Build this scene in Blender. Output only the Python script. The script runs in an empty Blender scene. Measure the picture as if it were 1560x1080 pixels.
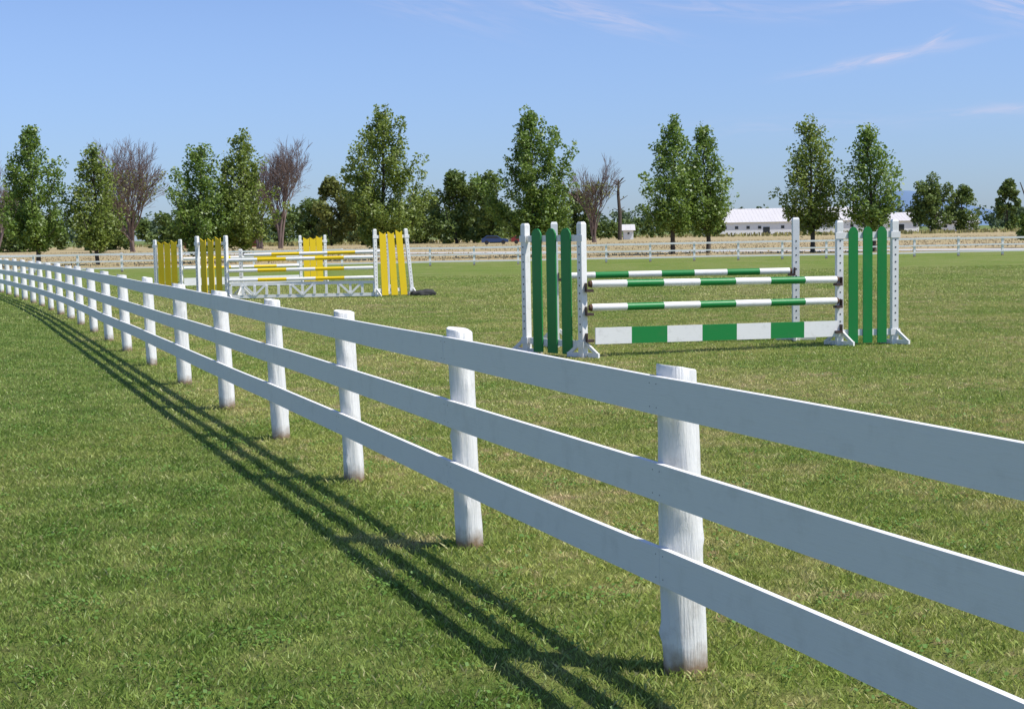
import bpy, math, random
import numpy as np
from mathutils import Vector, Matrix
random.seed(7)
scene = bpy.context.scene
COL = scene.collection

# ------------------------------------------------------------------ helpers
def link(o, parent=None):
    COL.objects.link(o)
    if parent: o.parent = parent
    return o
def empty(name, loc=(0,0,0)):
    e = bpy.data.objects.new(name, None); e.location = loc; e.empty_display_size = .3
    COL.objects.link(e); return e

def mesh_quads(name, V, F, mats, midx=None, parent=None, rnd=None, smooth=False, linkit=True):
    V = np.asarray(V, dtype=np.float32); F = np.asarray(F, dtype=np.int32)
    me = bpy.data.meshes.new(name)
    me.vertices.add(len(V)); me.vertices.foreach_set('co', V.ravel())
    n = F.shape[1]
    me.loops.add(F.size); me.loops.foreach_set('vertex_index', F.ravel())
    me.polygons.add(len(F))
    me.polygons.foreach_set('loop_start', np.arange(0, F.size, n, dtype=np.int32))
    me.polygons.foreach_set('loop_total', np.full(len(F), n, dtype=np.int32))
    for m in mats: me.materials.append(m)
    if midx is not None: me.polygons.foreach_set('material_index', np.asarray(midx, dtype=np.int32))
    me.update(calc_edges=True); me.validate()
    if rnd is not None:
        a = me.attributes.new('rnd', 'FLOAT', 'POINT'); a.data.foreach_set('value', np.asarray(rnd, dtype=np.float32))
    if smooth: me.polygons.foreach_set('use_smooth', np.ones(len(F), dtype=bool))
    o = bpy.data.objects.new(name, me)
    if linkit: link(o, parent)
    return o

class MB:
    """small mesh builder with several materials"""
    def __init__(s): s.v=[]; s.f=[]; s.m=[]; s.mats=[]
    def mi(s, m):
        if m not in s.mats: s.mats.append(m)
        return s.mats.index(m)
    def box(s, c, ax, ay, az, m):
        c=Vector(c); ax=Vector(ax); ay=Vector(ay); az=Vector(az); b=len(s.v); k=s.mi(m)
        for i in (-1,1):
            for j in (-1,1):
                for l in (-1,1): s.v.append(c+ax*i+ay*j+az*l)
        for q in ((0,1,3,2),(4,6,7,5),(0,4,5,1),(2,3,7,6),(0,2,6,4),(1,5,7,3)):
            s.f.append([b+x for x in q]); s.m.append(k)
    def beam(s, p0, p1, w, t, m, up=Vector((0,0,1))):
        p0=Vector(p0); p1=Vector(p1); d=(p1-p0); L=d.length; d.normalize()
        n=d.cross(up).normalized(); u=n.cross(d).normalized()
        s.box((p0+p1)/2, d*L/2, n*t/2, u*w/2, m)
    def prism(s, pts, th, m):
        b=len(s.v); n=len(pts); k=s.mi(m); th=Vector(th)
        for p in pts: s.v.append(Vector(p)-th/2)
        for p in pts: s.v.append(Vector(p)+th/2)
        s.f.append([b+i for i in range(n)][::-1]); s.m.append(k)
        s.f.append([b+n+i for i in range(n)]); s.m.append(k)
        for i in range(n):
            j=(i+1)%n; s.f.append([b+i,b+j,b+n+j,b+n+i]); s.m.append(k)
    def tube(s, p0, p1, stops, rad, mats, n=14, capm=None):
        p0=Vector(p0); p1=Vector(p1); d=(p1-p0).normalized()
        a=d.orthogonal().normalized(); c=d.cross(a); b=len(s.v)
        for t,r in zip(stops,rad):
            p=p0.lerp(p1,t)
            for i in range(n):
                an=2*math.pi*i/n; s.v.append(p+(a*math.cos(an)+c*math.sin(an))*r)
        for g in range(len(stops)-1):
            k=s.mi(mats[g])
            for i in range(n):
                j=(i+1)%n; s.f.append([b+g*n+i,b+g*n+j,b+(g+1)*n+j,b+(g+1)*n+i]); s.m.append(k)
        k=s.mi(capm or mats[0])
        s.f.append([b+i for i in range(n)][::-1]); s.m.append(k)
        e=b+(len(stops)-1)*n; s.f.append([e+i for i in range(n)]); s.m.append(s.mi(capm or mats[-1]))
    def obj(s, name, parent=None, bevel=0, smooth_angle=None):
        me=bpy.data.meshes.new(name); me.from_pydata([tuple(v) for v in s.v],[],s.f)
        for m in s.mats: me.materials.append(m)
        for p,k in zip(me.polygons,s.m): p.material_index=k
        me.update()
        o=bpy.data.objects.new(name,me); link(o,parent)
        if smooth_angle:
            for p in me.polygons: p.use_smooth=True
            try: me.set_sharp_from_angle(angle=math.radians(smooth_angle))
            except Exception: pass
        if bevel:
            b=o.modifiers.new('bevel','BEVEL'); b.width=bevel; b.segments=2; b.limit_method='ANGLE'
        return o

# ------------------------------------------------------------------ node helpers
def new_mat(name):
    m=bpy.data.materials.new(name); m.use_nodes=True; m.node_tree.nodes.clear(); return m
def nd(nt, typ, ins=None, **props):
    n=nt.nodes.new(typ)
    for k,v in props.items(): setattr(n,k,v)
    if ins:
        for k,v in ins.items():
            if isinstance(v, bpy.types.NodeSocket): nt.links.new(v, n.inputs[k])
            else: n.inputs[k].default_value=v
    return n
def math_(nt, op, a, b=0.0, clamp=False):
    n=nt.nodes.new('ShaderNodeMath'); n.operation=op; n.use_clamp=clamp
    for i,v in enumerate((a,b)):
        if isinstance(v,bpy.types.NodeSocket): nt.links.new(v,n.inputs[i])
        else: n.inputs[i].default_value=v
    return n.outputs[0]
def mix(nt, fac, a, b, mode='MIX'):
    n=nt.nodes.new('ShaderNodeMix'); n.data_type='RGBA'; n.blend_type=mode
    for i,v in ((0,fac),(6,a),(7,b)):
        if isinstance(v,bpy.types.NodeSocket): nt.links.new(v,n.inputs[i])
        else: n.inputs[i].default_value=(*v,1) if i and len(v)==3 else v
    return n.outputs[2]
def ramp(nt, fac, lo, hi):
    n=nt.nodes.new('ShaderNodeMapRange'); n.interpolation_type='SMOOTHSTEP'
    nt.links.new(fac,n.inputs[0]); n.inputs[1].default_value=lo; n.inputs[2].default_value=hi
    return n.outputs[0]
def noise(nt, vec, scale, detail=4, rough=.55, sc=None):
    if sc is not None:
        mp=nt.nodes.new('ShaderNodeMapping'); mp.inputs['Scale'].default_value=sc
        nt.links.new(vec,mp.inputs['Vector']); vec=mp.outputs[0]
    n=nt.nodes.new('ShaderNodeTexNoise'); nt.links.new(vec,n.inputs['Vector'])
    n.inputs['Scale'].default_value=scale; n.inputs['Detail'].default_value=detail; n.inputs['Roughness'].default_value=rough
    return n.outputs['Fac']

def paint_mat(name, col, dirt=(.35,.32,.26), dirt_amt=.25, rough=.55, grain=(2,40,40), bump=.25, base_dirt=0, scale=6, bdist=.004):
    m=new_mat(name); nt=m.node_tree
    geo=nd(nt,'ShaderNodeNewGeometry')
    pos=geo.outputs['Position']
    n1=noise(nt,pos,scale,6,.65); f=ramp(nt,n1,.5,.78)
    c=mix(nt,math_(nt,'MULTIPLY',f,dirt_amt),col,dirt)
    n3=noise(nt,pos,1.3,3,.5)
    c=mix(nt,math_(nt,'MULTIPLY',n3,.15),c,tuple(x*.72 for x in col))
    gr=noise(nt,pos,1.0,5,.7,sc=grain)
    c=mix(nt,math_(nt,'MULTIPLY',ramp(nt,gr,.55,.75),dirt_amt*.6),c,dirt)
    if base_dirt:
        sp=nd(nt,'ShaderNodeSeparateXYZ',{0:pos})
        z=math_(nt,'ADD',sp.outputs[2],math_(nt,'MULTIPLY',noise(nt,pos,18,4),-.12))
        g=nt.nodes.new('ShaderNodeMapRange'); nt.links.new(z,g.inputs[0])
        g.inputs[1].default_value=-.03; g.inputs[2].default_value=base_dirt-.03; g.inputs[3].default_value=.9; g.inputs[4].default_value=0
        c=mix(nt,g.outputs[0],c,(.22,.13,.05))
    bp=nd(nt,'ShaderNodeBump',{'Height':gr,'Strength':bump,'Distance':bdist})
    p=nd(nt,'ShaderNodeBsdfPrincipled',{'Base Color':c,'Roughness':rough,'Normal':bp.outputs[0]})
    p.inputs['Specular IOR Level'].default_value=.35
    nd(nt,'ShaderNodeOutputMaterial',{0:p.outputs[0]})
    return m
def plain(name,col,rough=.8,var=.3,scale=2.0,metal=0):
    m=new_mat(name); nt=m.node_tree
    geo=nd(nt,'ShaderNodeNewGeometry')
    n=noise(nt,geo.outputs['Position'],scale,5,.6)
    c=mix(nt,n,tuple(min(1,x*(1+var)) for x in col),tuple(x*(1-var) for x in col))
    p=nd(nt,'ShaderNodeBsdfPrincipled',{'Base Color':c,'Roughness':rough,'Metallic':metal})
    nd(nt,'ShaderNodeOutputMaterial',{0:p.outputs[0]})
    return m

# ------------------------------------------------------------------ lawn colour group
g=bpy.data.node_groups.new('LawnColour','ShaderNodeTree')
g.interface.new_socket('Color',in_out='OUTPUT',socket_type='NodeSocketColor')
go=g.nodes.new('NodeGroupOutput')
geo=nd(g,'ShaderNodeNewGeometry'); P=geo.outputs['Position']
sp=nd(g,'ShaderNodeSeparateXYZ',{0:P}); X,Y=sp.outputs[0],sp.outputs[1]
nA=noise(g,P,.35,3,.6); nB=noise(g,P,1.7,3,.65); nC=noise(g,P,6.5,2,.6)
nE=noise(g,P,.2,3,.6,sc=(1,.4,1))
nF=noise(g,P,.85,4,.7,sc=(.8,1,1))
side=math_(g,'ADD',X,math_(g,'MULTIPLY',Y,.393))          # fence line at 2.8
side=math_(g,'ADD',side,math_(g,'MULTIPLY',nB,.8))
fld=ramp(g,side,2.3,3.6)
lush=mix(g,ramp(g,nB,.32,.68),(.128,.212,.032),(.240,.315,.070))
field=mix(g,ramp(g,nA,.35,.65),(.225,.300,.055),(.370,.385,.110))
c=mix(g,fld,lush,field)
c=mix(g,math_(g,'MULTIPLY',ramp(g,nE,.45,.60),.5),c,(.325,.350,.092))
dry=ramp(g,math_(g,'ADD',math_(g,'MULTIPLY',nB,.6),math_(g,'MULTIPLY',nE,.4)),.50,.60)
c=mix(g,math_(g,'MULTIPLY',dry,math_(g,'ADD',math_(g,'MULTIPLY',fld,.50),.1)),c,(.50,.43,.20))
fine=ramp(g,math_(g,'ADD',math_(g,'MULTIPLY',nC,.7),math_(g,'MULTIPLY',nA,.3)),.55,.66)
c=mix(g,math_(g,'MULTIPLY',fine,math_(g,'ADD',math_(g,'MULTIPLY',fld,.65),.15)),c,(.48,.37,.20))
dk=ramp(g,nC,.46,.30)
c=mix(g,math_(g,'MULTIPLY',dk,.42),c,(.085,.155,.022))
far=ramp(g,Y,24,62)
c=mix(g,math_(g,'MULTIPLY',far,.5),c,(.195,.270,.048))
bare_=ramp(g,nF,.60,.68)
c=mix(g,math_(g,'MULTIPLY',bare_,math_(g,'ADD',math_(g,'MULTIPLY',fld,.62),.06)),c,(.52,.40,.23))
g.links.new(c,go.inputs[0])

# ground sheet
gm=new_mat('ground_mat'); nt=gm.node_tree
geo=nd(nt,'ShaderNodeNewGeometry'); P=geo.outputs['Position']
gg=nt.nodes.new('ShaderNodeGroup'); gg.node_tree=g
sp=nd(nt,'ShaderNodeSeparateXYZ',{0:P}); Y=sp.outputs[1]
nb=noise(nt,P,9,4,.7); ns=noise(nt,P,40,2,.7)
lc=mix(nt,ramp(nt,nb,.3,.75),gg.outputs[0],(.17,.14,.065),'MIX')
lc=mix(nt,.5,gg.outputs[0],lc)
lc=mix(nt,.34,lc,(0,0,0))
lc=mix(nt,ramp(nt,ns,.45,.7),lc,mix(nt,1.0,lc,(.6,.6,.55),'MULTIPLY'))
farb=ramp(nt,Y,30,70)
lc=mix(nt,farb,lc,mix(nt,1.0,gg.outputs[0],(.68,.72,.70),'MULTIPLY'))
stretch=noise(nt,P,.12,5,.65,sc=(.35,1,1))
tan=mix(nt,ramp(nt,stretch,.4,.66),(.43,.335,.19),(.33,.285,.14))
yy=math_(nt,'ADD',Y,math_(nt,'MULTIPLY',stretch,8))
lc=mix(nt,ramp(nt,yy,92,97),lc,tan)
lc=mix(nt,ramp(nt,yy,430,540),lc,(.15,.19,.06))
bh=math_(nt,'ADD',math_(nt,'MULTIPLY',nb,1.0),math_(nt,'MULTIPLY',ns,.5))
bp=nd(nt,'ShaderNodeBump',{'Height':bh,'Strength':.8,'Distance':.05})
p=nd(nt,'ShaderNodeBsdfPrincipled',{'Base Color':lc,'Roughness':.95,'Normal':bp.outputs[0]})
p.inputs['Specular IOR Level'].default_value=.1
nd(nt,'ShaderNodeOutputMaterial',{0:p.outputs[0]})
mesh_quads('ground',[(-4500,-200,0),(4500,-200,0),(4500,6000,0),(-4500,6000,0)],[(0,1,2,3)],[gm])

def foliage_mat(name, a, b, trans=.3, use_lawn=False, gloss=.05):
    m=new_mat(name); nt=m.node_tree
    at=nd(nt,'ShaderNodeAttribute',attribute_name='rnd').outputs['Fac']
    if use_lawn:
        gg=nt.nodes.new('ShaderNodeGroup'); gg.node_tree=g
        c=mix(nt,at,mix(nt,1.0,gg.outputs[0],a,'MULTIPLY'),mix(nt,1.0,gg.outputs[0],b,'MULTIPLY'))
        straw=ramp(nt,at,.91,.95)
        c=mix(nt,math_(nt,'MULTIPLY',straw,.65),c,(.54,.46,.25))
    else:
        geo=nd(nt,'ShaderNodeNewGeometry')
        n=noise(nt,geo.outputs['Position'],.7,2,.5)
        f=math_(nt,'ADD',math_(nt,'MULTIPLY',at,.6),math_(nt,'MULTIPLY',ramp(nt,n,.3,.7),.4))
        c=mix(nt,f,a,b)
    d=nd(nt,'ShaderNodeBsdfDiffuse',{'Color':c})
    out=d.outputs[0]
    if trans:
        t=nd(nt,'ShaderNodeBsdfTranslucent',{'Color':c})
        out=nd(nt,'ShaderNodeMixShader',{0:trans,1:out,2:t.outputs[0]}).outputs[0]
    if gloss:
        gl=nd(nt,'ShaderNodeBsdfGlossy',{'Roughness':.5,'Color':(1,1,1,1)})
        out=nd(nt,'ShaderNodeMixShader',{0:gloss,1:out,2:gl.outputs[0]}).outputs[0]
    nd(nt,'ShaderNodeOutputMaterial',{0:out})
    return m

# ------------------------------------------------------------------ grass (square tiles, instanced on a grid, quarter-turn rotations)
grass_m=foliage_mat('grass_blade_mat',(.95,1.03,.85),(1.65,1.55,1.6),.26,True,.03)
clover_m=foliage_mat('clover_leaf_mat',(.10,.21,.03),(.17,.30,.055),.25,gloss=.03)
def blades(bx,by,h,w,r,boost=None):
    n=len(bx)
    hh=h*(.4+.75*r.random(n)**1.3)*(1 if boost is None else boost); ww=w*(.6+.7*r.random(n))
    d=r.random(n)*6.283; lean=hh*(.25+.95*r.random(n))
    la=r.random(n)*6.283
    sx,sy=np.cos(d)*ww/2,np.sin(d)*ww/2
    lx,ly=np.cos(la)*lean,np.sin(la)*lean
    V=np.empty((n,4,3),np.float32)
    V[:,0]=np.stack([bx-sx,by-sy,np.full(n,-.003)],1); V[:,1]=np.stack([bx+sx,by+sy,np.full(n,-.003)],1)
    V[:,2]=np.stack([bx+lx*.45+sx*.8,by+ly*.45+sy*.8,hh*.62],1)
    V[:,3]=np.stack([bx+lx,by+ly,hh*.95],1)
    return V.reshape(-1,3),np.arange(n*4).reshape(n,4),np.repeat(r.random(n),4)
def grass_patch(name,S,dens,h,w,clover=0,seed=0):
    r=np.random.default_rng(seed); n=int(S*S*dens)
    bx=(r.random(n)-.5)*S; by=(r.random(n)-.5)*S
    nc=int(30*S*S)+8
    cx=(r.random(nc)-.5)*S; cy=(r.random(nc)-.5)*S
    pick=r.random(n)<.3; k=r.integers(0,nc,n)
    bx=np.where(pick,cx[k]+r.normal(0,.045,n),bx); by=np.where(pick,cy[k]+r.normal(0,.045,n),by)
    Vs,F,rn=blades(bx,by,h,w,r,np.where(pick,1.15,1))
    mi=np.zeros(n,int)
    if clover:
        m=clover; cc=(r.random((max(1,m//30),2))-.5)*S
        kk=r.integers(0,len(cc),m); px=cc[kk,0]+r.normal(0,.08,m); py=cc[kk,1]+r.normal(0,.08,m); pz=.012+.022*r.random(m)
        a=r.random(m)*6.283; s=.006+.005*r.random(m); tl=r.normal(0,.35,(m,2))
        Q=np.empty((m,4,3),np.float32)
        for i in range(4):
            ox=np.cos(a+i*1.571)*s; oy=np.sin(a+i*1.571)*s
            Q[:,i]=np.stack([px+ox,py+oy,pz+ox*tl[:,0]+oy*tl[:,1]],1)
        F=np.concatenate([F,np.arange(m*4).reshape(m,4)+n*4]); Vs=np.concatenate([Vs,Q.reshape(-1,3)])
        rn=np.concatenate([rn,np.repeat(r.random(m),4)]); mi=np.concatenate([mi,np.ones(m,int)])
    return mesh_quads(name,Vs,F,[grass_m,clover_m],mi,rnd=rn,linkit=False)

def scatter(name, pts, patches):
    coll=bpy.data.collections.new(name+'_patches')
    for p in patches: coll.objects.link(p)
    me=bpy.data.meshes.new(name); me.from_pydata(pts,[],[]); o=bpy.data.objects.new(name,me); COL.objects.link(o)
    ng=bpy.data.node_groups.new(name+'_nodes','GeometryNodeTree')
    ng.interface.new_socket('Geometry',in_out='INPUT',socket_type='NodeSocketGeometry')
    ng.interface.new_socket('Geometry',in_out='OUTPUT',socket_type='NodeSocketGeometry')
    gi=ng.nodes.new('NodeGroupInput'); gout=ng.nodes.new('NodeGroupOutput')
    ci=ng.nodes.new('GeometryNodeCollectionInfo'); ci.inputs['Collection'].default_value=coll
    ci.inputs['Separate Children'].default_value=True; ci.inputs['Reset Children'].default_value=True
    ip=ng.nodes.new('GeometryNodeInstanceOnPoints'); ip.inputs['Pick Instance'].default_value=True
    rv=ng.nodes.new('FunctionNodeRandomValue'); rv.data_type='INT'; rv.inputs[4].default_value=0; rv.inputs[5].default_value=3
    mu=ng.nodes.new('ShaderNodeMath'); mu.operation='MULTIPLY'; mu.inputs[1].default_value=math.pi/2
    cx=ng.nodes.new('ShaderNodeCombineXYZ')
    ri=ng.nodes.new('FunctionNodeRandomValue'); ri.data_type='INT'; ri.inputs[4].default_value=0; ri.inputs[5].default_value=len(patches)-1; ri.inputs['Seed'].default_value=9
    L=ng.links.new
    L(gi.outputs[0],ip.inputs['Points']); L(ci.outputs[0],ip.inputs['Instance'])
    L(rv.outputs[2],mu.inputs[0]); L(mu.outputs[0],cx.inputs[2])
    L(cx.outputs[0],ip.inputs['Rotation']); L(ri.outputs[2],ip.inputs['Instance Index']); L(ip.outputs[0],gout.inputs[0])
    md=o.modifiers.new('scatter','NODES'); md.node_group=ng
    return o
def grid(y0,rows,step,slope=.42,pad=1.5):
    pts=[]
    for j in range(rows):
        y=y0+(j+.5)*step; n=int((slope*y+pad)/step)+1
        for i in range(-n,n): pts.append(((i+.5)*step,y,0))
    return pts
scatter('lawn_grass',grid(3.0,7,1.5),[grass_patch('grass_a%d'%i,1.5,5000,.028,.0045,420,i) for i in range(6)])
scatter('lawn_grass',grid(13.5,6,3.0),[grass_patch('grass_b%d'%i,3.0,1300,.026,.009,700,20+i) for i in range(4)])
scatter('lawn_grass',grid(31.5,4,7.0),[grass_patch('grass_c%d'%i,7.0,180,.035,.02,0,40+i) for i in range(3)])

# ------------------------------------------------------------------ materials
WHITE=(.86,.845,.80)
white_board=paint_mat('white_board_paint',WHITE,dirt_amt=.16,grain=(6,6,90),bump=.3)
white_post=paint_mat('white_post_paint',(.87,.86,.82),dirt=(.38,.34,.27),dirt_amt=.42,grain=(55,55,3.5),bump=1.0,bdist=.009,base_dirt=.10,rough=.65,scale=8)
white_paint=paint_mat('white_jump_paint',(.86,.85,.81),dirt_amt=.3,scale=9,bump=.2)
green_paint=paint_mat('green_paint',(.015,.23,.05),dirt=(.10,.2,.08),dirt_amt=.3,rough=.4,scale=7)
yellow_paint=paint_mat('yellow_paint',(.86,.60,.012),dirt=(.6,.42,.05),dirt_amt=.3,rough=.5)
dark_wood=plain('weathered_wood',(.10,.05,.025),.8,.4,12)
hole_m=plain('pin_hole',(.03,.03,.03),.9)
rust=plain('rusty_cup',(.07,.04,.03),.6,.4,20)

# ------------------------------------------------------------------ near fence
fp=[(-.393*d+2.80,d) for d in (-1.4,.95,3.24,5.47,7.76,9.95,12.12,14.40,16.95,19.6,22.2,24.6,27.0,29.5,31.8)]
x,y=fp[-1]; s=-.40
while y<79:
    y+=2.27; s=max(-.455,s-.008); x+=s*2.27; fp.append((x,y))
corner=fp[-1]
fence=empty('white_board_fence')
pb=MB(); bb=MB()
for i,(x,y) in enumerate(fp):
    if y<.5: continue
    r=.072+random.uniform(-.006,.006); n=28; H=1.192+random.uniform(-.012,.02)
    near = y<20
    lx=-.030*H+random.uniform(-.012,.012)*1.2; ly=random.uniform(-.012,.012)
    if i==3: lx=-.028
    rings=30 if near else 4
    b=len(pb.v); ph=random.random()*6.28; kn=[(random.random()*6.28,random.uniform(.12,1.0),random.uniform(.007,.016)) for _ in range(6)]
    sl=random.uniform(.004,.014); sa=random.uniform(2.4,3.9)
    km=pb.mi(white_post)
    for j in range(rings+1):
        t=j/rings; z=-.05+(H+.05)*t
        for q in range(n):
            a=6.2832*q/n
            rr=r*(1.06-.07*t)+.0032*math.sin(2*a+ph+3*t)+.0028*math.sin(5*a+ph*3+7*t)+.0014*math.sin(11*a+ph+13*t)
            for (ka,kz,ks) in kn:
                da=(a-ka+math.pi)%(2*math.pi)-math.pi
                rr+=ks*math.exp(-(da/.26)**2-((z-kz)/.03)**2)
            zz=z
            if j==rings: rr*=.965; zz=z+sl*math.cos(a-sa)+.002*math.sin(4*a+ph)
            if j==rings-1: zz=(H-.005 if near else z)+sl*math.cos(a-sa)
            pb.v.append(Vector((x+lx*t*1.0+rr*math.cos(a),y+ly*t+rr*math.sin(a),zz)))
    for j in range(rings):
        for q in range(n):
            q2=(q+1)%n; pb.f.append([b+j*n+q,b+j*n+q2,b+(j+1)*n+q2,b+(j+1)*n+q]); pb.m.append(km)
    pb.f.append([b+rings*n+q for q in range(n)]); pb.m.append(km)
pb.obj('posts',fence,smooth_angle=38)
tops=(1.156,.823,.490); W=.145
pj={}
for i in range(len(fp)):
    for k in range(3): pj[i,k]=random.uniform(-.006,.006)
for i in range(len(fp)-1):
    a=Vector((*fp[i],0)); b=Vector((*fp[i+1],0)); d=(b-a).normalized(); nrm=Vector((-d.y,d.x,0))
    if nrm.x>0: nrm=-nrm
    for k,zt in enumerate(tops):
        lean=-.026*(zt-W/2)
        za=zt-W/2+pj[i,k]+random.uniform(-.0015,.0015); zb=zt-W/2+pj[i+1,k]+random.uniform(-.0015,.0015)
        off=nrm*(.072+.014+random.uniform(0,.0015))+Vector((lean,0,0))
        p0=a+off+d*.001+Vector((0,0,za)); p1=b+off-d*.001+Vector((0,0,zb))
        ns=5 if fp[i][1]<20 else 1; bow=random.uniform(-.004,.004)
        b0=len(bb.v); km=bb.mi(white_board)
        for q in range(ns+1):
            t=q/ns; c=p0.lerp(p1,t)+Vector((0,0,bow*math.sin(math.pi*t)))
            for (sn,sz) in ((-1,-1),(1,-1),(1,1),(-1,1)):
                bb.v.append(c+nrm*.0125*sn+Vector((0,0,W/2*sz)))
        for q in range(ns):
            for e in range(4):
                e2=(e+1)%4; bb.f.append([b0+q*4+e,b0+q*4+e2,b0+q*4+4+e2,b0+q*4+4+e]); bb.m.append(km)
        bb.f.append([b0,b0+3,b0+2,b0+1]); bb.m.append(km)
        e=b0+ns*4; bb.f.append([e,e+1,e+2,e+3]); bb.m.append(km)
        if fp[i][1]<12:
            for (pp,sg) in ((p0,1),(p1,-1)):
                for dz in (-.045,.045):
                    c=pp+d*sg*.028+nrm*.0128+Vector((0,0,dz)); bb.box(c,d*.0022,nrm*.0008,(0,0,.0022),rust)
bb.obj('boards',fence,bevel=.0015)
# slightly longer grass around the post bases and along the fence line
rg=np.random.default_rng(77); bxs=[];bys=[];bst=[]
for (x,y) in fp:
    if 3<y<34:
        n=int(170 if y<15 else 90); a=rg.random(n)*6.283; q=.075+np.abs(rg.normal(0,.08,n))
        bxs.append(x+np.cos(a)*q); bys.append(y+np.sin(a)*q); bst.append(np.full(n,.8))
for i in range(len(fp)-1):
    if 0<fp[i][1]<30:
        n=450; t=rg.random(n); o_=rg.normal(-.02,.12,n)
        bxs.append(fp[i][0]*(1-t)+fp[i+1][0]*t+o_*.93); bys.append(fp[i][1]*(1-t)+fp[i+1][1]*t+o_*.37); bst.append(np.full(n,.75))
bxs=np.concatenate(bxs); bys=np.concatenate(bys); bst=np.concatenate(bst)
V,F,Rn=blades(bxs,bys,.062,.006,rg,bst)
mesh_quads('long_grass',V,F,[grass_m],rnd=Rn)

# ------------------------------------------------------------------ far fence
far_f=empty('white_board_fence'); fb=MB()
X=corner[0]; yf=corner[1]
while X<46:
    fb.box((X,yf+.06,.5),(.055,0,0),(0,.055,0),(0,0,.54+random.uniform(-.03,.03)),white_post); X+=2.42
for zc,w in ((.98,.10),(.60,.08),(.24,.08)):
    X=corner[0]
    while X<44:
        z=zc+random.uniform(-.015,.015); fb.beam((X+.005,yf-.015,z),(X+2.415,yf-.015,z+random.uniform(-.012,.012)),w,.025,white_board); X+=2.42
fb.obj('posts_and_boards',far_f)

# ------------------------------------------------------------------ jumps
def wing(name,A,B,pick_mat,parent,H=1.82,ph=1.72,npk=3,pw=.14,splay=0.0,notch=False,foot=(.6,-.8),flare=0.0):
    mb=MB(); A=Vector((*A,0)); B=Vector((*B,0)); d=(B-A).normalized(); L=(B-A).length
    n=Vector((d.y,-d.x,0))
    if n.y>0: n=-n
    up=Vector((0,0,1)); f=Vector((foot[0],foot[1],0)).normalized()
    for q,(Pp) in enumerate((A,B)):
        sh=d*(splay if q==1 else 0)
        base=Pp+sh; top=Pp+up*H
        ax=d*.047; ay=n*.047
        b=len(mb.v)
        for (z,s_) in ((0.0,1),(H-.03,1),(H,.72)):
            c=base.lerp(top,z/H)
            for (i,j) in ((-1,-1),(1,-1),(1,1),(-1,1)): mb.v.append(c+ax*i*s_+ay*j*s_)
        k=mb.mi(white_paint)
        for l in range(2):
            for e in range(4): mb.f.append([b+l*4+e,b+l*4+(e+1)%4,b+l*4+4+(e+1)%4,b+l*4+4+e]); mb.m.append(k)
        mb.f.append([b+8,b+9,b+10,b+11]); mb.m.append(k)
        for hz in np.arange(.35,1.6,.105):
            c=base.lerp(top,hz/H)+n*.0485; mb.box(c,d*.010,n*.002,up*.010,hole_m)
        mb.box(base+up*.035,f*.27,f.cross(up)*.019,up*.032,white_paint)
        for sg in (-1,1):
            mb.beam(base+f*.24*sg+up*.05,base+f*.045*sg+up*.20,.045,.034,white_paint)
    for zc in (H-.22,.18):
        c=(A+B)/2+up*zc; mb.box(c,d*(L/2-.048),n*.018,up*.045,white_paint)
        for q in (A,B):
            mb.box(q+up*zc+n*.052+(d*(splay*(1-zc/H)) if q is B else Vector((0,0,0))),d*.07,n*.004,up*.045,white_paint)
    for i in range(npk):
        t=(.24,.5,.76)[i]
        c=A+d*L*t+n*.032; sb=d*(splay*t+flare*(t-.5)); w=pw/2
        z0=.03
        bot=[c+sb-d*w+up*z0, c+sb+d*w+up*z0]
        if notch:
            hh=ph+(.04 if i==npk-1 else 0)
            tp=[c+d*w+up*hh, c+d*w*.3+up*(hh-.05), c-d*w+up*(hh+.03)]
        else:
            tp=[c+d*w+up*(ph-.07), c+d*w*.65+up*(ph-.02), c+d*w*.25+up*ph, c-d*w*.25+up*ph, c-d*w*.65+up*(ph-.02), c-d*w+up*(ph-.07)]
        mb.prism(bot+tp,n*.022,pick_mat)
    return mb.obj(name,parent,bevel=.002)

def rail(name,a,b,cols,parent,r=.05,ends=dark_wood):
    mb=MB(); n=len(cols); a=Vector(a); b=Vector(b)
    L=(b-a).length; e=.035/L
    stops=[0,e]+[i/n for i in range(1,n)]+[1-e,1]
    rads=[r*.82,r]+[r]*(n-1)+[r,r*.82]
    mats=[ends]+list(cols)+[ends]
    mb.tube(a,b,stops,rads,mats,n=16,capm=ends)
    return mb.obj(name,parent,smooth_angle=35)
def cup(mb,p,d):
    mb.box(Vector(p)+Vector((0,0,-.045)),Vector(d)*.05,Vector((d[1],-d[0],0))*.05,(0,0,.018),rust)
    mb.box(Vector(p)+Vector(d)*-.045,Vector(d)*.006,Vector((d[1],-d[0],0))*.045,(0,0,.06),rust)

gj=empty('green_show_jump')
A1,B1,C1,D1=(.22,20.55),(.97,19.6),(4.73,20.8),(5.55,20.9)
wing('left_wing',A1,B1,green_paint,gj,H=1.84,ph=1.76,pw=.20,foot=(.75,-.65))
wing('right_wing',C1,D1,green_paint,gj,H=1.80,ph=1.70,pw=.14,foot=(.6,-.8))
wg=[white_paint,green_paint]*3+[white_paint]
dr=(Vector(C1)-Vector(B1)).normalized(); d3=Vector((dr.x,dr.y,0)); n3=Vector((dr.y,-dr.x,0))
def at(p,t,z,off=0): q=Vector((*p,0))+d3*t+n3*off; q.z=z; return q
Lr=(Vector(C1)-Vector(B1)).length
for nm,zl,zr in (('pole_1',1.0,.955),('pole_2',.68,.65)):
    rail(nm,at(B1,.07,zl,.07),at(B1,Lr-.06,zr,.07),wg,gj)
mb=MB(); pl0=at(B1,.16,.29,.05); pl1=at(B1,Lr-.07,.25,.05)
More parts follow.
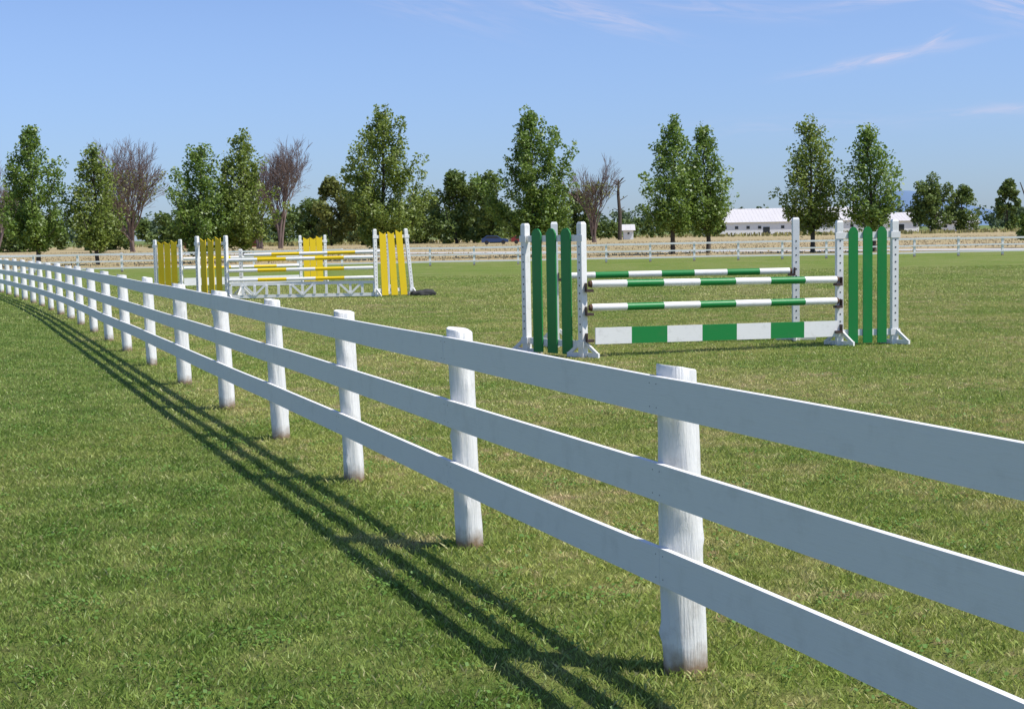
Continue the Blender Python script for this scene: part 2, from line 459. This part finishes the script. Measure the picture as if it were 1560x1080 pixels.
for i in range(7):
    a=pl0.lerp(pl1,i/7); b=pl0.lerp(pl1,(i+1)/7); mb.beam(a,b,.225,.024,wg[i])
mb.obj('plank',gj)
mb=MB()
for z in (.95,.63,.27):
    cup(mb,at(B1,.07,z+.005,.07),(d3.x,d3.y,0)); cup(mb,at(B1,Lr-.06,z-.02,.07),(-d3.x,-d3.y,0))
mb.obj('jump_cups',gj)
def single(name,p,parent,H=1.86,foot=(1,-.25)):
    mb=MB(); c=Vector((*p,0)); up=Vector((0,0,1))
    b=len(mb.v); k=mb.mi(white_paint)
    for (z,s_) in ((0,1),(H-.03,1),(H,.72)):
        for (i,j) in ((-1,-1),(1,-1),(1,1),(-1,1)): mb.v.append(c+Vector((.05*i*s_,.05*j*s_,z)))
    for l in range(2):
        for e in range(4): mb.f.append([b+l*4+e,b+l*4+(e+1)%4,b+l*4+4+(e+1)%4,b+l*4+4+e]); mb.m.append(k)
    mb.f.append([b+8,b+9,b+10,b+11]); mb.m.append(k)
    f=Vector((foot[0],foot[1],0)).normalized()
    for ff in (f,f.cross(up)):
        mb.box(c+up*(.045 if ff is f else .05),ff*.30,ff.cross(up)*.019,up*.035,white_paint)
        for sg in (-1,1): mb.beam(c+ff*.26*sg+up*.06,c+ff*.048*sg+up*.26,.05,.03,white_paint)
    for hz in np.arange(.35,1.6,.105):
        if hz<H-.1: mb.box(c+Vector((0,-.0515,hz)),(.01,0,0),(0,.002,0),(0,0,.01),hole_m)
    return mb.obj(name,parent,bevel=.002)
single('back_standard_a',(.66,21.5),gj); single('back_standard_b',(4.32,21.9),gj)
rail('back_pole',(.76,21.42,1.06),(4.24,21.80,1.06),wg,gj,.048)
mb=MB(); cup(mb,(.76,21.42,1.05),(1,0,0)); cup(mb,(4.24,21.8,1.05),(-1,0,0)); mb.obj('back_cups',gj)

wy=[white_paint,yellow_paint,white_paint,yellow_paint,white_paint]
yj=empty('yellow_show_jump')
Bq0,Bq1,Dq0,Dq1=(-8.98,41.6),(-8.02,40.9),(-3.80,40.8),(-2.95,41.1)
wing('left_wing',Bq0,Bq1,yellow_paint,yj,H=1.80,ph=1.70,npk=3,pw=.22,notch=True)
wing('right_wing',Dq0,Dq1,yellow_paint,yj,H=1.90,ph=1.80,npk=3,pw=.19,notch=True,splay=.16)
for nm,z,off in (('pole_1',1.10,0),('pole_2',.80,0),('pole_3',.53,0)):
    rail(nm,(-7.95,40.85,z),(-3.86,40.75,z+.02),wy,yj,.05,white_paint)
rail('back_pole',(-7.8,42.4,1.22),(-3.7,42.3,1.25),wy,yj,.05,white_paint)
single('back_standard_a',(-7.9,42.45),yj,H=1.4); single('back_standard_b',(-3.6,42.4),yj,H=1.75)
mb=MB(); y0=40.8; xa,xb=-7.9,-3.85
mb.beam((xa,y0,.42),(xb,y0,.42),.09,.03,white_paint); mb.beam((xa,y0,.07),(xb,y0,.07),.09,.03,white_paint)
nb=12
for i in range(nb+1):
    xx=xa+(xb-xa)*i/nb; mb.box((xx,y0-.02,.245),(.035,0,0),(0,.012,0),(0,0,.13),white_paint)
for i in (2,6,10):
    xx=xa+(xb-xa)*i/nb; w=(xb-xa)/nb
    mb.beam((xx,y0-.035,.10),(xx-w*.9,y0-.035,.39),.06,.012,white_paint); mb.beam((xx,y0-.037,.10),(xx+w*.9,y0-.037,.39),.06,.012,white_paint)
mb.obj('lattice_gate',yj)
yj2=empty('yellow_show_jump')
wing('left_wing',(-12.35,50.4),(-11.4,50.1),yellow_paint,yj2,H=1.72,ph=1.62,pw=.22,notch=True)
wing('right_wing',(-7.5,51.8),(-6.65,52.1),yellow_paint,yj2,H=1.78,ph=1.68,pw=.22,notch=True)
for nm,z in (('pole_1',1.05),('pole_2',.72)):
    rail(nm,(-11.3,50.05,z),(-7.55,51.7,z),wy,yj2,.05,white_paint)
mb=MB(); mb.beam((-11.3,50.05,.25),(-7.55,51.7,.25),.26,.025,white_paint); mb.obj('plank',yj2)

sb_m=plain('sandbag_cloth',(.035,.035,.032),.8,.4,8)
sb_b=plain('sandbag_brown',(.12,.08,.055),.85,.4,8)
def sandbag(loc,sc,m,rot=0):
    import bmesh
    bm=bmesh.new(); bmesh.ops.create_icosphere(bm,subdivisions=4,radius=1)
    for v in bm.verts:
        c=v.co; q=1+.10*math.sin(5*c.x+2*c.y)+.07*math.sin(9*c.y+3*c.z)+.05*math.sin(13*c.x)
        v.co=Vector((c.x*sc[0]*q,c.y*sc[1]*q,max(c.z,-.35)*sc[2]*q+.3*sc[2]))
    me=bpy.data.meshes.new('sandbag'); bm.to_mesh(me); bm.free(); me.materials.append(m)
    for p in me.polygons: p.use_smooth=True
    o=bpy.data.objects.new('sandbag',me); o.location=loc; o.rotation_euler=(0,0,rot); link(o)
sandbag((-2.45,41.0,0),(.36,.2,.13),sb_m,.2); sandbag((.10,20.75,0),(.17,.1,.05),sb_b,.4)

# ------------------------------------------------------------------ road
road_m=plain('gravel_road_mat',(.50,.48,.45),.95,.15,.6)
mesh_quads('gravel_road',[(47,80,.02),(50,85,.02),(-140,275,.02),(-140,262,.02)],[(0,1,2,3)],[road_m])

# ------------------------------------------------------------------ trees
bark=plain('bark',(.075,.06,.045),.9,.4,4)
bark_grey=plain('bare_branch_bark',(.20,.145,.125),.9,.35,2)
leafA=foliage_mat('maple_leaves',(.105,.195,.028),(.265,.365,.066),.40,gloss=.04)
leafA2=foliage_mat('maple_leaves_yellowish',(.140,.210,.032),(.300,.370,.070),.40,gloss=.04)
leafB=foliage_mat('broad_leaves',(.095,.155,.034),(.195,.260,.062),.34,gloss=.03)
leafO=foliage_mat('olive_leaves',(.155,.185,.038),(.26,.28,.075),.32,gloss=.03)
leafD=foliage_mat('hazed_far_leaves',(.105,.145,.080),(.155,.20,.105),.2,gloss=0)  # bluish distance haze is put into this leaf colour
def tube_path(pts,rads,n=5):
    V=[];F=[]
    for i,(p,r) in enumerate(zip(pts,rads)):
        d=(pts[min(i+1,len(pts)-1)]-pts[max(i-1,0)]).normalized()
        a=d.orthogonal().normalized(); c=d.cross(a)
        for q in range(n):
            an=6.2832*q/n; V.append(p+(a*math.cos(an)+c*math.sin(an))*r)
    for i in range(len(pts)-1):
        for q in range(n): F.append((i*n+q,i*n+(q+1)%n,(i+1)*n+(q+1)%n,(i+1)*n+q))
    return V,F
class TB:
    def __init__(s): s.V=[];s.F=[];s.n=0;s.M=[];s.R=[]
    def add(s,V,F,m,R=None):
        V=np.array([tuple(v) for v in V],np.float32) if not isinstance(V,np.ndarray) else V
        F=np.asarray(F,np.int32); s.V.append(V); s.F.append(F+s.n); s.n+=len(V); s.M.append(np.full(len(F),m)); s.R.append(np.zeros(len(V)) if R is None else R)
    def obj(s,name,mats,parent=None):
        return mesh_quads(name,np.concatenate(s.V),np.concatenate(s.F),mats,np.concatenate(s.M),rnd=np.concatenate(s.R),parent=parent)
def leaves(C,size,r,up=.35):
    m=len(C); nrm=r.normal(0,1,(m,3)); nrm[:,2]=np.abs(nrm[:,2])+up; nrm/=np.linalg.norm(nrm,axis=1)[:,None]
    t=r.normal(0,1,(m,3)); a=np.cross(nrm,t); a/=np.linalg.norm(a,axis=1)[:,None]; b=np.cross(nrm,a)
    s=(size*(.6+.8*r.random(m)))[:,None]
    V=np.empty((m,4,3),np.float32); V[:,0]=C-a*s*.5; V[:,1]=C+b*s*.38-a*s*.05; V[:,2]=C+a*s*.55-nrm*s*.12; V[:,3]=C-b*s*.38-a*s*.05
    return V.reshape(-1,3),np.arange(m*4).reshape(m,4),np.repeat(r.random(m),4)
def maple(x,y,H,R,seed,nl=9500,mat=None,lean=0,base=.12,peak=.34,name='maple_tree',topw=2.0):
    r=np.random.default_rng(seed); rd=random.Random(seed); tb=TB()
    pts=[]; k=9
    for i in range(k+1):
        t=i/k; pts.append(Vector((x+lean*t+rd.uniform(-.08,.08)*(t>0),y+rd.uniform(-.08,.08),H*.93*t)))
    V,F=tube_path(pts,[.17*(1-t/k*.95)*(H/10)+.01 for t in range(k+1)],8); tb.add(V,F,0)
    Cs=[]
    nlimb=int(62*rd.uniform(.85,1.1))
    ph=[rd.uniform(0,6.28) for _ in range(4)]
    for i in range(nlimb):
        t=(i+rd.random())/nlimb
        zt=H*(base+.02+(.93-base)*t)
        rr=(t/peak)**.5 if t<peak else (1-((t-peak)/(1-peak))**topw)*.88+.12
        az=i*2.4+rd.uniform(-.6,.6)
        lump=1+.17*math.sin(az*2+ph[0]+t*4)+.13*math.sin(az+ph[1]-t*9)
        rr=max(rr,.12)*R*rd.uniform(.60,1.12)*lump
        rise=rr*rd.uniform(1.0,1.9); zb=max(H*base*.9,zt-rise)
        tipz=min(zt+abs(rd.gauss(0,.035))*H*(t>.35),H*.99)
        c=Vector((x+lean*zb/H,y,zb)); tip=Vector((x+lean*t+math.cos(az)*rr,y+math.sin(az)*rr,tipz))
        midp=c.lerp(tip,.5)+Vector((math.cos(az),math.sin(az),0))*rr*.16
        V,F=tube_path([c,midp,tip],[.045,.03,.008],4); tb.add(V,F,0)
        nc=max(2,int(2+rr*3.4))
        for j in range(nc):
            u=.30+.74*(j+rd.random())/nc
            q=c.lerp(midp,u*2) if u<.5 else midp.lerp(tip,(u-.5)*2)
            s=(.22+.26*rd.random())*(1.25-u*.6)
            Cs.append((q.x+rd.gauss(0,.2*rr/R+.06),q.y+rd.gauss(0,.2*rr/R+.06),q.z+rd.gauss(0,.14),s))
    for i in range(3):
        a=rd.uniform(0,6.28); q=rd.uniform(.1,.45); hz=H*rd.uniform(.93,1.0)
        for z in np.linspace(H*.84,hz,4): Cs.append((x+lean+math.cos(a)*q,y+math.sin(a)*q,z,.2-.06*(z/H>.93)))
    Cs=np.array(Cs); w=Cs[:,3]**2; w/=w.sum()
    idx=r.choice(len(Cs),nl,p=w); d=r.normal(0,1,(nl,3)); d/=np.linalg.norm(d,axis=1)[:,None]
    d*=(.45+.8*r.random(nl))[:,None]**.7; d[:,2]*=.95
    P=Cs[idx,:3]+d*Cs[idx,3:4]*1.25
    V,F,Rn=leaves(P,.19,r); tb.add(V,F,1,Rn)
    return tb.obj(name,[bark,mat or leafA])
for i,(X_,D_,H_,R_,ln,tw,bs) in enumerate([(-34.2,105,10.2,2.6,-.3,1.9,.14),(-30.2,106,8.8,2.1,0,1.6,.14),(-22.3,105,8.7,2.8,.1,2.1,.10),(-19.6,106,9.6,2.5,.2,2.0,.12),
        (-9.0,104,11.1,3.0,.1,2.2,.10),(1.75,104,10.7,3.1,-.1,2.3,.12),(11.7,104,10.0,2.5,.1,1.9,.17),(14.5,106,9.6,2.1,-.3,1.7,.18),(20.9,100,9.4,2.2,-.2,2.0,.18),(24.7,98,8.7,2.1,-.6,1.7,.20)]):
    maple(X_,D_,H_,R_,130+i,nl=int(10500*(R_/2.3)**2*(H_/10)),lean=ln,topw=tw,base=bs,peak=.30 if bs<.15 else .24,mat=leafA2 if i in (1,3,4,8) else leafA)

def bare(x,y,H,spread,seed,name='bare_tree',mat=None,depth=6,leafy=0):
    rd=random.Random(seed); tb=TB(); tips=[]
    def br(p,d,L,r,k):
        pts=[p]; q=p; dd=d.copy()
        for i in range(3):
            dd=(dd+Vector((rd.gauss(0,.10),rd.gauss(0,.10),rd.gauss(.05,.06)))).normalized(); q=q+dd*L/3; pts.append(q)
        V,F=tube_path(pts,[r,r*.88,r*.76,r*.62],6 if k<2 else 3); tb.add(V,F,0)
        if k>=depth: tips.append(q); return
        for c in range(3):
            a=rd.uniform(.18,.52)*spread; ax=dd.orthogonal().normalized(); ax.rotate(Matrix.Rotation(rd.uniform(0,6.28)+c*2.1,3,dd))
            nd_=dd.copy(); nd_.rotate(Matrix.Rotation(a,3,ax))
            st=pts[-1] if c==0 or rd.random()<.4 else pts[rd.choice((1,2))]
            br(st,nd_,L*rd.uniform(.68,.86),max(r*.58,.024),k+1)
    for s in range(4):
        br(Vector((x+rd.uniform(-.4,.4),y,0)),Vector((rd.uniform(-.28,.28),rd.uniform(-.2,.2),1)).normalized(),H*rd.uniform(.2,.25),H*.014,0)
    if leafy:
        r=np.random.default_rng(seed); T=np.array([tuple(t) for t in tips]); P=T[r.integers(0,len(T),leafy)]+r.normal(0,.35,(leafy,3))
        P=P[P[:,2]<H*.6]
        V,F,Rn=leaves(P,.35,r); tb.add(V,F,1,Rn)
    return tb.obj(name,[mat or bark_grey,leafO])
S=1.7
bare(-33.8*S,130*S,11.9*S,1.1,3,leafy=1500,depth=6)
bare(-21.8*S,138*S,11.2*S,1.0,5,leafy=300,depth=6)
bare(8.2*S,140*S,9.6*S,.8,9,leafy=900,depth=5)
bare(-44.5*S,125*S,9.5*S,1.0,12,depth=5)
bare(-24.5*S,142*S,10.3*S,.8,15,depth=5)

def bush(name,x,y,H,W_,seed,mat,n=6000,size=.28,lobes=22,low=.05):
    r=np.random.default_rng(seed); tb=TB(); rd=random.Random(seed)
    for i in range(3):
        V,F=tube_path([Vector((x+rd.uniform(-.4,.4),y,0)),Vector((x+rd.uniform(-W_*.2,W_*.2),y,H*.4)),Vector((x+rd.uniform(-W_*.35,W_*.35),y,H*.8))],[.16,.1,.03],5); tb.add(V,F,0)
    L=[]
    for i in range(lobes):
        a=r.random()*6.283; q=r.random()**.6; z=low+(1-low)*r.random()
        wid=math.sqrt(max(.06,1-(max(0,z-.35)/.65)**2.2))
        L.append((x+math.cos(a)*q*W_/2*wid*.85,y+math.sin(a)*q*W_/2*wid*.6,H*z*.9,.10*W_*(.6+.9*r.random())))
    L=np.array(L); wts=L[:,3]**2; wts/=wts.sum(); idx=r.choice(len(L),n,p=wts)
    d=r.normal(0,1,(n,3)); d/=np.linalg.norm(d,axis=1)[:,None]; d*=(.5+.65*r.random(n))[:,None]
    P=L[idx,:3]+d*L[idx,3:4]; P[:,2]=np.maximum(P[:,2],.1)
    V,F,Rn=leaves(P,size,r); tb.add(V,F,1,Rn)
    return tb.obj(name,[bark,mat])
S=2.0
for i,(X_,D_,H_,W_,m) in enumerate([
    (-17.3,142,6.8,5.5,leafO),(-20.2,150,5.0,5,leafB),(-14.0,140,5.9,4.5,leafO),(-9.5,150,5.5,6,leafB),(-5.0,138,7.0,6.2,leafB),(-1.8,136,6.8,5.4,leafB),(-3.4,144,6.3,4.5,leafB),(3.4,142,5.2,5,leafB),
    (7.0,150,5.2,4.2,leafB),(-38.5,140,5.0,6,leafB),(-46,135,5.5,7,leafB),(-31.5,145,4.6,5,leafB),
    (52.5,180,7.4,6.5,leafB),(57.0,182,6.0,5,leafB),(60.5,176,6.6,3.6,leafB),(24.8,175,5.2,3.0,leafB)]):
    bush('broadleaf_tree',X_*S,D_*S,H_*S,W_*S,200+i,m,n=int(110*H_*W_+1500),size=.58,lobes=42)
bush('broadleaf_tree',37.3,103,5.8,3.0,300,leafA,n=4200,size=.2,lobes=30)

def belt(name,x0,x1,y0,y1,h0,h1,seed,mat,n,size,wl=12.0):
    r=np.random.default_rng(seed); lob=[]
    x=x0
    while x<x1:
        h=h0+(h1-h0)*(.5+.28*math.sin(x/wl+seed)+.22*math.sin(x/wl*2.7+seed*2))*r.uniform(.7,1.2)
        yy=r.uniform(y0,y1); w=h*r.uniform(.35,.6)
        for k in range(4): lob.append((x+r.normal(0,w*.3),yy,h*(.25+.2*k)*r.uniform(.8,1.1),w*.42*r.uniform(.7,1.1)))
        x+=h*.33
    L=np.array(lob); idx=r.integers(0,len(L),n); d=r.normal(0,1,(n,3)); d/=np.linalg.norm(d,axis=1)[:,None]; d*=(.4+.7*r.random(n))[:,None]
    P=L[idx,:3]+d*L[idx,3:4]; P[:,2]=np.maximum(P[:,2],.1)
    V,F,Rn=leaves(P,size,r)
    return mesh_quads(name,V,F,[mat],rnd=Rn)
belt('hedgerow',-150,10,305,330,5.0,10.5,3,leafB,32000,.75,24)
belt('hedgerow',10,45,330,350,4,8,4,leafB,5000,.7,20)
belt('distant_treeline',-330,390,520,600,6.5,12.5,8,leafD,42000,1.1,26)
belt('distant_treeline',-520,620,900,1050,11,17,12,leafD,22000,2.2,70)

# dry meadow and weeds
dryg=foliage_mat('dry_grass_stems',(.42,.33,.19),(.52,.42,.25),.15,gloss=0)
weed=foliage_mat('green_weeds',(.24,.24,.09),(.36,.32,.14),.15,gloss=0)
def stems(name,x,y,h,w,mat,seed):
    n=len(x); r=np.random.default_rng(seed); hh=h*(.4+.8*r.random(n)); a=r.random(n)*6.28
    sx=np.cos(a)*w/2; sy=np.sin(a)*w/2; lx=r.normal(0,.2,n)*hh; ly=r.normal(0,.2,n)*hh
    V=np.empty((n,4,3),np.float32)
    V[:,0]=np.stack([x-sx,y-sy,0*x],1);V[:,1]=np.stack([x+sx,y+sy,0*x],1);V[:,2]=np.stack([x+sx*.7+lx,y+sy*.7+ly,hh],1);V[:,3]=np.stack([x-sx*.7+lx,y-sy*.7+ly,hh*.9],1)
    return mesh_quads(name,V.reshape(-1,3),np.arange(n*4).reshape(n,4),[mat],rnd=np.repeat(r.random(n),4))
def stems2(name,n,y0,y1,h,w,mat,seed,ok=None):
    r=np.random.default_rng(seed); y=y0+(y1-y0)*r.random(n)**1.2; x=(r.random(n)*2-1)*(.42*y)
    k=np.abs(y+x-134)>9
    if ok is not None: k&=ok(x,y,r)
    return stems(name,x[k],y[k],h,w,mat,seed+1)
stems2('dry_grass',16000,97,230,.13,.10,dryg,61)
stems2('weeds',8000,300,430,.8,.4,weed,63,lambda x,y,r:(np.sin(x*.05+y*.03)+r.normal(0,.4,len(x)))>.1)

# ------------------------------------------------------------------ buildings
bw=plain('barn_white_siding',(.80,.81,.80),.7,.08,.5); roofm=plain('barn_metal_roof',(.62,.59,.57),.6,.1,.3)
winm=plain('dark_window',(.03,.035,.04),.2,.2); redm=plain('red_siding',(.20,.035,.03),.7,.2,.8); grn=plain('green_roof',(.03,.12,.08),.5,.2,1); trim=plain('white_trim',(.75,.75,.73),.6,.1)
def building(name,x0,x1,y0,dep,wh,rh,wall,roof,nwin=8,wz=None,ww=.9,wh2=.8,doors=()):
    e=empty(name,((x0+x1)/2,y0+dep/2,0)); L=(x1-x0)/2
    mb=MB(); b=0; k=mb.mi(wall)
    for sx in (-L,L):
        for p in ((-dep/2,0),(dep/2,0),(dep/2,wh),(0,rh-.08),(-dep/2,wh)): mb.v.append(Vector((sx,p[0],p[1])))
    for f in ((0,1,2,3,4),(9,8,7,6,5),(0,4,9,5),(1,6,7,2)): mb.f.append([b+i for i in f]); mb.m.append(k)
    mb.obj('walls',e)
    mb=MB(); ov=.5
    for sg in (-1,1):
        sl=(rh-wh)/(dep/2); lo=Vector((0,sg*(dep/2+ov),wh-sl*ov)); hi=Vector((0,0,rh)); th=Vector((0,0,.08))
        mb.box((lo+hi)/2+th,(L+.4,0,0),(hi-lo)/2,(0,0,.05),roof)
        for i in range(int(L*2/1.0)):
            xx=-L+i*1.0+.5; mb.box(Vector((xx,0,0))+(lo+hi)/2+th+Vector((0,0,.06)),(.03,0,0),(hi-lo)/2,(0,0,.02),roof)
    mb.obj('roof',e)
    mb=MB(); wz=wz or wh*.58
    for i in range(nwin):
        xx=-L+(i+.5)*2*L/nwin
        if any(abs(xx-d)<1.6 for d in doors): continue
        mb.box((xx,-dep/2-.01,wz),(ww/2,0,0),(0,.03,0),(0,0,wh2/2),winm)
        mb.box((xx,-dep/2-.03,wz+wh2/2+.05),(ww/2+.08,0,0),(0,.03,0),(0,0,.05),trim)
        mb.box((xx,-dep/2-.03,wz-wh2/2-.05),(ww/2+.08,0,0),(0,.03,0),(0,0,.05),trim)
    for d in doors: mb.box((d,-dep/2-.02,1.1),(.9,0,0),(0,.04,0),(0,0,1.1),winm)
    mb.obj('windows_and_doors',e)
    return e
building('white_barn',54,98,395,20,3.6,7.2,bw,roofm,14,doors=(-6,4))
building('white_barn',99,113,400,16,3.2,5.4,bw,roofm,6,doors=(2,))
building('white_shed',120,131,405,9,2.4,4.4,bw,roofm,3)
building('red_house',-67,-61,298,8,3.4,6.0,redm,grn,2,ww=1)
building('red_shed',-54,-51.5,296,5,2.4,3.6,redm,grn,1,ww=.7)
building('white_utility_shed',23.6,25.6,300,2,2.2,3.0,bw,roofm,1,ww=.4,wh2=.4)

def car(loc,col,rot=0):
    e=empty('parked_car',loc); e.rotation_euler=(0,0,rot)
    body=plain('car_paint_%s'%col[3],col[:3],.3,.1); gl=winm; ty=hole_m
    prof=[(-2.2,.35),(2.2,.35),(2.2,.75),(1.9,.88),(1.0,.95),(.35,1.42),(-1.3,1.45),(-1.95,1.0),(-2.2,.92)]
    mb=MB(); mb.prism([Vector((p[0],0,p[1])) for p in prof],(0,1.7,0),body); mb.obj('body',e,bevel=.05)
    mb=MB(); mb.prism([Vector((p[0],0,p[1])) for p in [(.85,.97),(.3,1.37),(-1.2,1.39),(-1.7,1.0)]],(0,1.72,0),gl); mb.obj('windows',e)
    for i,(wx,wy) in enumerate(((-1.35,-.8),(1.35,-.8),(-1.35,.8),(1.35,.8))):
        mb=MB(); mb.tube((wx,wy-.11,.33),(wx,wy+.11,.33),[0,1],[.33,.33],[ty],18,ty); mb.obj('wheel_%d'%(i+1),e)
car((-2.4,235,0),(.03,.06,.16,'blue')); car((2.4,236,0),(.25,.03,.03,'red')) 

def upole(x,y,H):
    mb=MB(); mb.tube((x,y,0),(x,y,H),[0,1],[.14,.09],[bark],8); mb.box((x,y-.12,H-.7),(1.1,0,0),(0,.05,0),(0,0,.06),bark)
    for q in (-.9,0,.9): mb.tube((x+q,y-.12,H-.64),(x+q,y-.12,H-.45),[0,1],[.05,.04],[trim],6)
    mb.obj('utility_pole')
upole(124,398,9.0)
tb=TB(); rd=random.Random(4)
V,F=tube_path([Vector((22,290,0)),Vector((22.1,290,5)),Vector((21.8,290,9)),Vector((21.9,290,12.0))],[.45,.38,.3,.16],7); tb.add(V,F,0)
for i in range(14):
    z=rd.uniform(4,12); a=rd.uniform(0,6.28); l=rd.uniform(.8,2.2)
    V,F=tube_path([Vector((22,290,z)),Vector((22+math.cos(a)*l,290+math.sin(a)*l,z+l*.5))],[.14,.05],4); tb.add(V,F,0)
tb.obj('dead_tree',[bark])

# distant hill
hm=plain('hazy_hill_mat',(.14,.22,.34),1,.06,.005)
V=[];F=[]; nx,ny=80,10
for j in range(ny+1):
    for i in range(nx+1):
        u=i/nx; v=j/ny; X_=300+1700*u
        h=56*math.exp(-((X_-890)/110)**2)+30*math.exp(-((X_-1060)/220)**2)+32*math.exp(-((X_-700)/170)**2)+2*math.sin(X_/31)
        V.append((X_,3000+500*v,max(0,h*math.sin(math.pi*v))))
for j in range(ny):
    for i in range(nx): a=j*(nx+1)+i; F.append((a,a+1,a+nx+2,a+nx+1))
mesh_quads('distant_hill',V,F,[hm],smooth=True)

# ------------------------------------------------------------------ light and sky
el=math.radians(57); sd=Vector((.93,-.37,0)).normalized()*math.cos(el)+Vector((0,0,math.sin(el)))
L=bpy.data.lights.new('sun','SUN'); L.energy=5.0; L.angle=math.radians(.5); L.color=(1,.96,.89)
so=bpy.data.objects.new('sun',L); so.rotation_euler=sd.to_track_quat('Z','Y').to_euler(); link(so)
w=bpy.data.worlds.new('World'); scene.world=w; w.use_nodes=True; nt=w.node_tree; nt.nodes.clear()
sky=nt.nodes.new('ShaderNodeTexSky'); sky.sky_type='NISHITA'; sky.sun_disc=False; sky.sun_elevation=el
sky.sun_rotation=math.atan2(.93,-.37); sky.air_density=1.0; sky.dust_density=.3; sky.ozone_density=2.0; sky.altitude=100
tc=nt.nodes.new('ShaderNodeTexCoord'); sp=nd(nt,'ShaderNodeSeparateXYZ',{0:tc.outputs['Generated']})
yv=math_(nt,'MAXIMUM',sp.outputs[1],.05)
az=math_(nt,'DIVIDE',sp.outputs[0],yv); ele=math_(nt,'DIVIDE',sp.outputs[2],yv)
tot=None
for (a0,e0,ln,wd,sl,amp) in [(.257,.114,.050,.0035,.165,.8),(.292,.125,.010,.003,.5,.8),(.057,.148,.045,.008,-.25,.7),(.15,.150,.05,.006,-.1,.4),(.335,.078,.04,.004,.05,.5),(.345,.15,.03,.012,-.3,.7),(-.05,.155,.05,.012,-.3,.3),(.27,.155,.06,.004,.1,.55),(.2,.07,.08,.006,0.02,.18)]:
    da=math_(nt,'SUBTRACT',az,a0); de=math_(nt,'SUBTRACT',math_(nt,'SUBTRACT',ele,e0),math_(nt,'MULTIPLY',da,sl))
    cv=nt.nodes.new('ShaderNodeCombineXYZ'); nt.links.new(math_(nt,'MULTIPLY',da,22.0),cv.inputs[0]); nt.links.new(math_(nt,'MULTIPLY',de,150.0),cv.inputs[1]); cv.inputs[2].default_value=a0*50
    n_=nd(nt,'ShaderNodeTexNoise',{'Vector':cv.outputs[0],'Scale':1.0,'Detail':6.0,'Roughness':.6,'Distortion':.8}).outputs['Fac']
    qa=math_(nt,'POWER',math_(nt,'ABSOLUTE',math_(nt,'DIVIDE',da,ln)),2.0); qe=math_(nt,'POWER',math_(nt,'ABSOLUTE',math_(nt,'DIVIDE',de,wd)),2.0)
    gz=math_(nt,'EXPONENT',math_(nt,'MULTIPLY',math_(nt,'ADD',qa,qe),-1.0))
    v=math_(nt,'MULTIPLY',math_(nt,'MULTIPLY',gz,ramp(nt,n_,.3,.75)),amp)
    tot=v if tot is None else math_(nt,'ADD',tot,v)
tot=math_(nt,'MINIMUM',tot,.8)
tint=mix(nt,ramp(nt,sp.outputs[2],-.02,.17),(.43,.57,.93),(.74,.80,1.05))
skyc=mix(nt,1.0,sky.outputs[0],tint,'MULTIPLY')
cc=mix(nt,tot,skyc,(5.0,4.8,6.0))
bg=nd(nt,'ShaderNodeBackground',{'Color':cc,'Strength':.14}); nd(nt,'ShaderNodeOutputWorld',{0:bg.outputs[0]})

# ------------------------------------------------------------------ camera
cam=bpy.data.cameras.new('camera'); cam.sensor_width=36; cam.lens=50.77; cam.clip_start=.1; cam.clip_end=12000
co=bpy.data.objects.new('camera',cam)
co.matrix_world=Matrix.Translation((0,0,1.7))@Matrix.Rotation(math.radians(90-4.78),4,'X')@Matrix.Rotation(math.radians(-1.1),4,'Z')
link(co); scene.camera=co
scene.view_settings.view_transform='Standard'
try: scene.view_settings.look='None'
except Exception: pass
